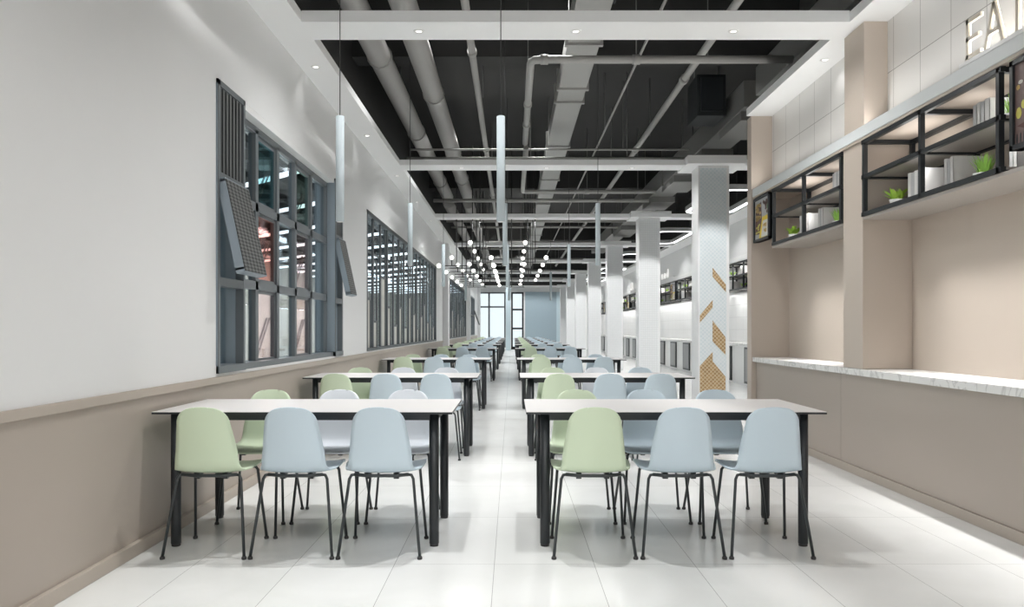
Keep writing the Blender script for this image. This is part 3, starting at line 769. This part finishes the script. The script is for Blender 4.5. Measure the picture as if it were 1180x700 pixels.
for i, (y, z, r) in enumerate(((13.3, 4.2, .018), (14.9, 4.2, .03), (12.85, 3.95, .03), (17.2, 3.98, .04), (20.6, 4.0, .035), (22.2, 4.05, .03), (25.6, 4.0, .04), (28.2, 4.05, .035), (31.8, 4.0, .04), (34, 4.05, .04), (38, 4.0, .05), (43.5, 4.0, .05))):
    pipe('pipe', f'thin cross pipe spanning the hall, {ORD[i]} behind the second crossbeam' if i else 'thinnest cross pipe spanning the hall near the second crossbeam', 'pipe', [(-1.69, y, z), (2.95, y, z)], r, M['pipe'], (), [(.3, y, z), (1.85, y, z)], 'cross pipes under the ceiling')

def duct(label, x0, x1, y0, y1, z0, z1, fl, m, group='air ducts under the ceiling', dampers=()):
    o = thing('air_duct', label, 'air duct', (0, 0, 0), 0, group)
    k = MB(); k.box(x0, x1, y0, y1, z0, z1, bev=.006); k.build('casing', m, o)
    for y in fl:
        k = MB(); k.box(x0 - .03, x1 + .03, y - .03, y + .03, z0 - .025, z1 + .025); k.build('flange', m, o)
    for (ya, yb) in dampers:
        k = MB(); k.box(x0 + .02, x1 + .05, ya, yb, z0 - .12, z0); k.build('damper_box', m, o)
    k = MB()
    for y in (y0 + (y1 - y0) * q for q in (.2, .4, .6, .8)): k.tube([(x0 + .05, y, z1), (x0 + .05, y, DECK)], .006, n=6); k.tube([(x1 - .05, y, z1), (x1 - .05, y, DECK)], .006, n=6)
    k.build('hanger', M['hanger'], o)
duct('flat grey duct running lengthwise down the middle of the ceiling', .6, .95, YB, 19.3, 4.28, 4.5, [8.6, 10.2, 10.8, 13.4, 16.4], M['duct'])
duct('flat grey duct beyond the dark beam in the middle of the ceiling', .6, .95, 19.7, 40.4, 4.28, 4.5, [22, 26, 30], M['duct'])
duct('large square duct running lengthwise near the marble counter side', 3.02, 3.5, YB, 9.9, 4.1, 4.45, [3, 6.5], M['duct_dark'])
duct('large square duct with damper boxes running over the columns', 3.02, 3.5, 10.4, 30.4, 4.1, 4.45, [16, 24], M['duct_dark'], dampers=[(10.6, 11.7), (12.8, 14.2), (15.0, 16.2), (17.4, 18.6), (22.2, 24)])
def ac(label, x0, x1, y0, y1, z0, z1):
    o = thing('fan_coil_unit', label, 'air conditioner', (0, 0, 0), 0, 'dark fan coil units in the ceiling')
    k = MB(); k.box(x0, x1, y0, y1, z0, z1, bev=.01); k.build('casing', M['unit'], o)
    k = MB(); k.box(x0 + .05, x1 - .05, y0 - .03, y0, z0 + .06, z1 - .05); k.build('air_outlet', M['black'], o)
    k = MB()
    for x in (x0 + .03, x1 - .03): k.tube([(x, (y0 + y1) / 2, z1), (x, (y0 + y1) / 2, DECK)], .008, n=6)
    k.build('hanger', M['hanger'], o)
ac('dark fan coil unit above the frontmost crossbeam', .66, 1.06, 7.6, 8.2, 4.54, 4.8)
ac('dark fan coil unit beside the large square duct', 2.55, 2.95, 11.0, 11.6, 4.15, 4.72)

# ------------------------------------------------------------------ downlights (each with its own lamp)
def spot(name, x, y, z, power, angle, blend, r, col=(1, .995, .985), tilt=None):
    l = bpy.data.lights.new(name, 'SPOT'); l.energy = power; l.spot_size = math.radians(angle); l.spot_blend = blend
    l.shadow_soft_size = r; l.color = col
    o = bpy.data.objects.new(name, l); o.location = (x, y, z); COL.objects.link(o)
    if tilt: o.rotation_euler = tilt
    return o
def make_dl():
    o = thing('downlight', 'x', 'ceiling light', (0, 0, 0), 0, 'recessed downlights')
    k = MB(); k.lathe([(.024, 0), (.024, -.006), (.044, -.004), (.047, 0)], n=18, capt=False, capb=False); k.build('trim_ring', M['white_gloss'], o)
    k = MB(); k.lathe([(.001, -.003), (.024, -.003)], n=18, capt=False, capb=True); k.build('lens', M['lens'], o)
    return o
dl = None
def downlight(x, y, z, label, power, angle, blend=.5, r=.05):
    global dl
    if dl is None:
        dl = make_dl(); dl.location = (x, y, z); dl['label'] = label
    else: dup(dl, (x, y, z), 0, label)
    spot('downlight_lamp', x, y, z - .012, power, angle, blend, r)
BX = [-.775, .533, 1.845]
NB = ['window wall end', 'middle', 'column end']
for i, y in enumerate(BEAMS):
    for j, x in enumerate(BX):
        downlight(x, y, ZC, f'recessed downlight in the {ORD[i]} white crossbeam, at its {NB[j]}', 60, 160, .5, .06)
for i in range(17):
    y = 2.2 + 2.675 * i
    downlight(-1.855, y, ZC, f'recessed downlight in the border above the window wall, {ORD[i]} from the front', 3, 110, 1, .05)
for i, y in enumerate((2.2, 4.9, 7.35)):
    downlight(2.88, y, ZC, f'recessed downlight in the border above the marble counter, {ORD[i]} from the front', 4, 130, 1, .05)
for i, y in enumerate(BEAMS[3:]):
    if i < 6:
        sl = spot('column_fill_spot', 2.5, y - 3.5, 5.2, 520, 27, .35, .05)  # aimed spot without a fixture, added to brighten the column front
        sl.rotation_euler = (Vector((3.05, y - .2, 1.4)) - sl.location).to_track_quat('-Z', 'Y').to_euler()
    downlight(4.1, y, ZC, f'recessed downlight in the side aisle part of the {ORD[i + 3]} crossbeam', 70, 160, .5, .06)

# unseen overhead spots added for top light and near-vertical table shadows
for y in (-4.0, 0.4, 4.75, 9.0, 13.6, 19.6, 24.6, 29.8, 35.4, 40.2, 45.0):
    for x in (-.72, .42): spot('overhead_spot', x, y, 5.25, 270, 92, .9, .04)
def area(name, x, y, z, sx, sy, power, rot=(0, 0, 0), col=(1, .99, .975), spread=180):
    l = bpy.data.lights.new(name, 'AREA'); l.shape = 'RECTANGLE'; l.size = sx; l.size_y = sy; l.spread = math.radians(spread); l.energy = power; l.color = col
    o = bpy.data.objects.new(name, l); o.location = (x, y, z); o.rotation_euler = rot; COL.objects.link(o)
# LED strips under the canopy boards, fill lights added inside the shelves, lamps of the neighbouring room
for (y0, y1) in ((-6, 6.0), (7.25, 8.5)): area('canopy_lamp', 2.98, (y0 + y1) / 2, 2.08, .05, y1 - y0, 4 * (y1 - y0), spread=64)
for y in (5.05, 5.98, 7.28, 8.2):
    area('shelf_fill', 3.05, y, 2.55, .05, .5, .6, (PI, 0, 0)); area('shelf_fill', 3.05, y, 2.58, .05, .5, .5)  # fill added in mid-air to light the shelf interior
    area('shelf_fill', 2.87, y - .38, 2.38, .03, .1, .5, (PI / 5, 0, 0)); area('shelf_fill', 2.87, y - .38, 2.66, .03, .1, .4, (PI / 5, 0, 0))  # small fills added to brighten the book covers
for (y0, y1) in ((-6, 6.40), (6.86, 9.2)): area('cove_lamp', 2.88, (y0 + y1) / 2, 2.86, .03, y1 - y0, 2.0 * (y1 - y0), (0, PI * .82, 0), (1, .97, .93))
for (y0, y1) in stalls: area('stall_shelf_fill', 5.2, (y0 + y1) / 2, 2.66, .04, y1 - y0, 2.5 * (y1 - y0)); area('stall_counter_fill', 5.25, (y0 + y1) / 2, 2.08, .06, y1 - y0, 3.2 * (y1 - y0))  # unseen lights added to brighten the far stall shelves and counters
for y in (8, 16, 24, 32, 40): area('outer_room_lamp', -5.2, y, 3.24, .3, 6, 230)

# ------------------------------------------------------------------ pendant tubes
def make_tube():
    o = thing('pendant_tube', 'x', 'pendant light', (0, 0, 0), 0, 'slim white pendant tubes')
    r, L = .0295, .755
    k = MB(); k.lathe([(r * .8, 0), (r, .004), (r, L - .004), (r * .8, L)], n=18); k.build('tube', M['lamp_tube'], o)
    k = MB(); k.lathe([(r * .75, -.002), (r * .75, .001)], n=16); k.build('end_cap', M['white_gloss'], o)
    k = MB(); k.tube([(0, 0, L), (0, 0, DECK - 1.97)], .0035, n=6); k.build('wire', M['wire'], o)
    return o
tb = None
ROWS = [(5.7, [-1.228, -.08]), (9.63, [-1.228, -.084, 1.036]), (14.3, [-1.228, -.082, 1.02]), (21.2, [-1.228, -.08, 1.03])]
SN = {-1: 'by the window wall', 0: 'over the aisle', 1: 'over the tables beside the columns'}
for i, (y, xs) in enumerate(ROWS):
    for j, x in enumerate(xs):
        lb = f'slim white pendant tube {SN[j - 1]}, {ORD[i]} from the front'
        if tb is None: tb = make_tube(); tb.location = (x, y, 1.97); tb['label'] = lb
        else: dup(tb, (x, y, 1.97), 0, lb)

# ------------------------------------------------------------------ globe chandeliers
GLB = [(0, 3.16, 0), (.47, 2.82, .0), (-.42, 2.82, 0), (-.03, 2.68, .12), (-.71, 2.64, .0)]
def make_chand():
    o = thing('chandelier', 'x', 'chandelier', (0, 0, 0), 0, 'globe chandeliers over the far tables')
    k = MB(); r = .011
    k.tube([(-.31, 0, DECK), (-.31, 0, 2.58)], r, n=6); k.tube([(.05, 0, DECK), (.05, 0, 2.585)], r, n=6); k.tube([(.22, 0, DECK), (.22, 0, 2.7)], r, n=6)
    k.tube([(-.71, 0, 2.64), (0, 0, 2.64), (0, .12, 2.64), (-.03, .12, 2.68)], r, n=6)
    k.tube([(-.5, 0, 2.585), (.1, 0, 2.585)], r, n=6); k.tube([(-.42, 0, 2.64), (-.42, 0, 2.8)], r, n=6)
    k.tube([(0, 0, 2.72), (.47, 0, 2.72), (.47, 0, 2.8)], r, n=6)
    k.build('rod_frame', M['wire'], o)
    for (x, z, y) in GLB:
        k = MB(); k.sphere((x, y, z), .048); k.build('globe', M['globe'], o)
    return o
ch = None
for i in range(5):
    y = 18.0 + 2.0 * i
    for (cx, nm) in ((-.94, 'nearer the window wall'), (.30, 'nearer the columns')):
        lb = f'black rod chandelier with white globes {nm}, {ORD[i]} from the front'
        if ch is None: ch = make_chand(); ch.location = (cx, y, 0); ch['label'] = lb
        else: dup(ch, (cx, y, 0), 0, lb)

# ------------------------------------------------------------------ tables
def rbox_leg(x, y, z0, z1, w, m):
    k = MB(); k.box(x - w / 2, x + w / 2, y - w / 2, y + w / 2, z0, z1, bev=.014); return k
TL, TW = 1.642, .80
def make_table():
    o = thing('dining_table', 'x', 'table', (0, 0, 0), 0, 'long white dining tables')
    k = MB(); k.box(0, TL, 0, TW, .747, .75, M['laminate'], bev=.0008); k.box(.0, TL, .0, TW, .736, .747, M['black']); k.build('tabletop', None, o)
    k = MB()
    k.box(.09, TL - .09, .055, .085, .698, .736); k.box(.09, TL - .09, TW - .085, TW - .055, .698, .736)
    k.box(.085, .115, .07, TW - .07, .698, .736); k.box(TL - .115, TL - .085, .07, TW - .07, .698, .736)
    k.build('apron', M['black'], o)
    for x in (.105, TL - .105):
        for y in (.07, TW - .07):
            k = MB(); k.lathe([(.0255, .012), (.027, .016), (.027, .735)], (x, y, 0), n=20); lo = k.build('leg', M['black'], o)
            k = MB(); k.lathe([(.024, 0), (.024, .012)], (x, y, 0), n=14); k.build('foot_pad', M['wire'], lo)
    return o
ROWD = [4.36, 7.5, 12.0, 18.7, 23.8, 27.7, 31.5, 35.3, 39.1, 42.8]
TX = [(-1.969, 'by the window wall'), (.078, 'right of the aisle')]
tab = None
for i, y in enumerate(ROWD):
    for (x, nm) in TX:
        lb = f'long white dining table {nm}, {ORD[i]} row from the front'
        if tab is None: tab = make_table(); tab.location = (x, y, 0); tab['label'] = lb
        else: dup(tab, (x, y, 0), 0, lb)

# ------------------------------------------------------------------ chairs
def shell_mesh(name, material):
    """one moulded shell: seat lip -> seat -> bend -> back, with a thickness of 7 mm"""
    prof = [(.205, .432, .165), (.202, .443, .19), (.18, .451, .204), (.13, .455, .213), (.06, .453, .216), (0, .448, .214), (-.06, .441, .204), (-.105, .440, .188),
            (-.138, .452, .176), (-.158, .478, .169), (-.172, .515, .1655), (-.185, .565, .160), (-.198, .62, .1525), (-.210, .665, .1455)]
    cz, cr, w0 = .703, .091, .0475
    for a in (0, 14, 28, 42, 56, 70, 82, 90):
        A = math.radians(a); z = cz + cr * math.sin(A); prof.append((-.219 - (z - cz) * .24, z, w0 + cr * math.cos(A)))
    nu = 12; rows = []
    for i, (y, z, w) in enumerate(prof):
        row = []
        for j in range(nu + 1):
            u = -1 + 2 * j / nu
            back = min(1, max(0, (z - .44) / .12)) if y < -.05 else 0
            seatness = 1 - back
            yy = y + back * .032 * (u * w / .16) ** 2
            zz = z + seatness * (.016 * abs(u) ** 2.4 if .15 > y else .004 * u * u)
            if i == len(prof) - 1: zz += .004 * (1 - u * u)
            row.append(Vector((u * w, yy, zz)))
        rows.append(row)
    bm = bmesh.new(); nr = len(rows); t = .008
    nrm = [[None] * (nu + 1) for _ in range(nr)]
    for i in range(nr):
        for j in range(nu + 1):
            a = rows[min(i + 1, nr - 1)][j] - rows[max(i - 1, 0)][j]; c = rows[i][min(j + 1, nu)] - rows[i][max(j - 1, 0)]
            n = c.cross(a)
            nrm[i][j] = n.normalized() if n.length > 1e-9 else Vector((0, 0, 1))
    A = [[bm.verts.new(rows[i][j]) for j in range(nu + 1)] for i in range(nr)]
    B = [[bm.verts.new(rows[i][j] + nrm[i][j] * t) for j in range(nu + 1)] for i in range(nr)]
    def q(vs):
        f = bm.faces.new(vs); f.smooth = True
    for i in range(nr - 1):
        for j in range(nu):
            q([A[i][j], A[i][j + 1], A[i + 1][j + 1], A[i + 1][j]]); q([B[i][j], B[i + 1][j], B[i + 1][j + 1], B[i][j + 1]])
    for i in range(nr - 1):
        q([A[i][0], A[i + 1][0], B[i + 1][0], B[i][0]]); q([A[i][nu], B[i][nu], B[i + 1][nu], A[i + 1][nu]])
    for j in range(nu):
        q([A[0][j], B[0][j], B[0][j + 1], A[0][j + 1]]); q([A[-1][j], A[-1][j + 1], B[-1][j + 1], B[-1][j]])
    bmesh.ops.recalc_face_normals(bm, faces=bm.faces[:])
    me = bpy.data.meshes.new(name); bm.to_mesh(me); bm.free(); me.materials.append(material)
    return me
def make_chair(kind):
    o = thing('dining_chair', 'x', 'chair', (0, 0, 0), 0, 'chairs at the dining tables')
    s = bpy.data.objects.new('seat_shell', shell_mesh('seat_shell', M[kind])); COL.objects.link(s); s.parent = o
    r = .0082
    k = MB()
    k.tube([(-.146, -.118, .427), (-.07, -.124, .4215), (.07, -.124, .4215), (.146, -.118, .427)], .0095, n=8)
    k.tube([(-.15, .13, .428), (.15, .13, .428)], r, n=8)
    for x in (-.075, .075):
        k.tube([(x, -.118, .416), (x, .13, .428)], r, n=8); k.box(x - .014, x + .014, -.1, -.07, .400, .44); k.box(x - .014, x + .014, .08, .11, .41, .446)
    k.build('seat_frame', M['chair_metal'], o)
    for sx in (-1, 1):
        for rear in (True, False):
            if rear: pts = [(sx * .14, -.118, .427), (sx * .160, -.121, .424), (sx * .170, -.126, .404), (sx * .2135, -.2065, .012)]
            else: pts = [(sx * .14, .13, .428), (sx * .166, .133, .426), (sx * .176, .137, .41), (sx * .204, .2065, .012)]
            k = MB(); k.tube(pts, r, n=8); lo = k.build('leg', M['chair_metal'], o)
            k = MB(); k.lathe([(.013, 0), (.014, .009), (.010, .016)], (pts[-1][0], pts[-1][1], 0), n=10); k.build('foot_glide', M['wire'], lo)
    return o
protos = {}
def chair(kind, x, y, rz, label):
    if kind not in protos:
        protos[kind] = c = make_chair(kind); c.location = (x, y, 0); c.rotation_euler = (0, 0, rz); c['label'] = label
    else: dup(protos[kind], (x, y, 0), rz, label)
CXL = [-1.612, -1.1535, -.695]; CXR = [.4325, .8965, 1.36]
CN = {'green': 'pale green', 'blue': 'pale blue', 'pale': 'ice white'}
rj = random.Random(11)
for i, y in enumerate(ROWD):
    for side, xs in ((0, CXL), (1, CXR)):
        pos = ['wall end', 'middle', 'aisle end'] if side == 0 else ['aisle end', 'middle', 'column end']
        for rear in (0, 1):
            for j, x in enumerate(xs):
                kind = 'green' if j == 0 else 'blue'
                if rear and side == 0 and j > 0 and i < 2: kind = 'pale'
                if rear and side == 1 and j == 1 and i == 1: kind = 'pale'
                lb = (f'{CN[kind]} chair, {"far" if rear else "near"} side, {pos[j]}, {ORD[i]} table ' + ('by the window wall' if side == 0 else 'right of aisle'))
                jx = 0
                chair(kind, x + jx, y + (.76 if rear else .0135), (PI if rear else 0), lb)

# ------------------------------------------------------------------ world, camera, render look
w = bpy.data.worlds.new('World'); S.world = w; w.use_nodes = True
bg = w.node_tree.nodes['Background']; bg.inputs[0].default_value = (.985, .99, 1, 1); bg.inputs[1].default_value = .95
cam = bpy.data.cameras.new('camera'); cam.sensor_width = 36; cam.lens = 36 * F / 1180; cam.shift_y = (HY - 350) / 1180
cam.clip_start = .05; cam.clip_end = 200
co = bpy.data.objects.new('camera', cam); co.location = (0, 0, EYE); co.rotation_euler = (PI / 2, 0, 0); COL.objects.link(co); S.camera = co
S.view_settings.view_transform = 'Standard'; S.view_settings.look = 'None'; S.view_settings.gamma = 1; S.view_settings.exposure = .46
S.view_settings.use_curve_mapping = False
cy = S.cycles
cy.use_denoising = True; cy.max_bounces = 8; cy.diffuse_bounces = 4; cy.glossy_bounces = 3; cy.transparent_max_bounces = 12; cy.sample_clamp_indirect = 6
cy.caustics_reflective = False; cy.caustics_refractive = False
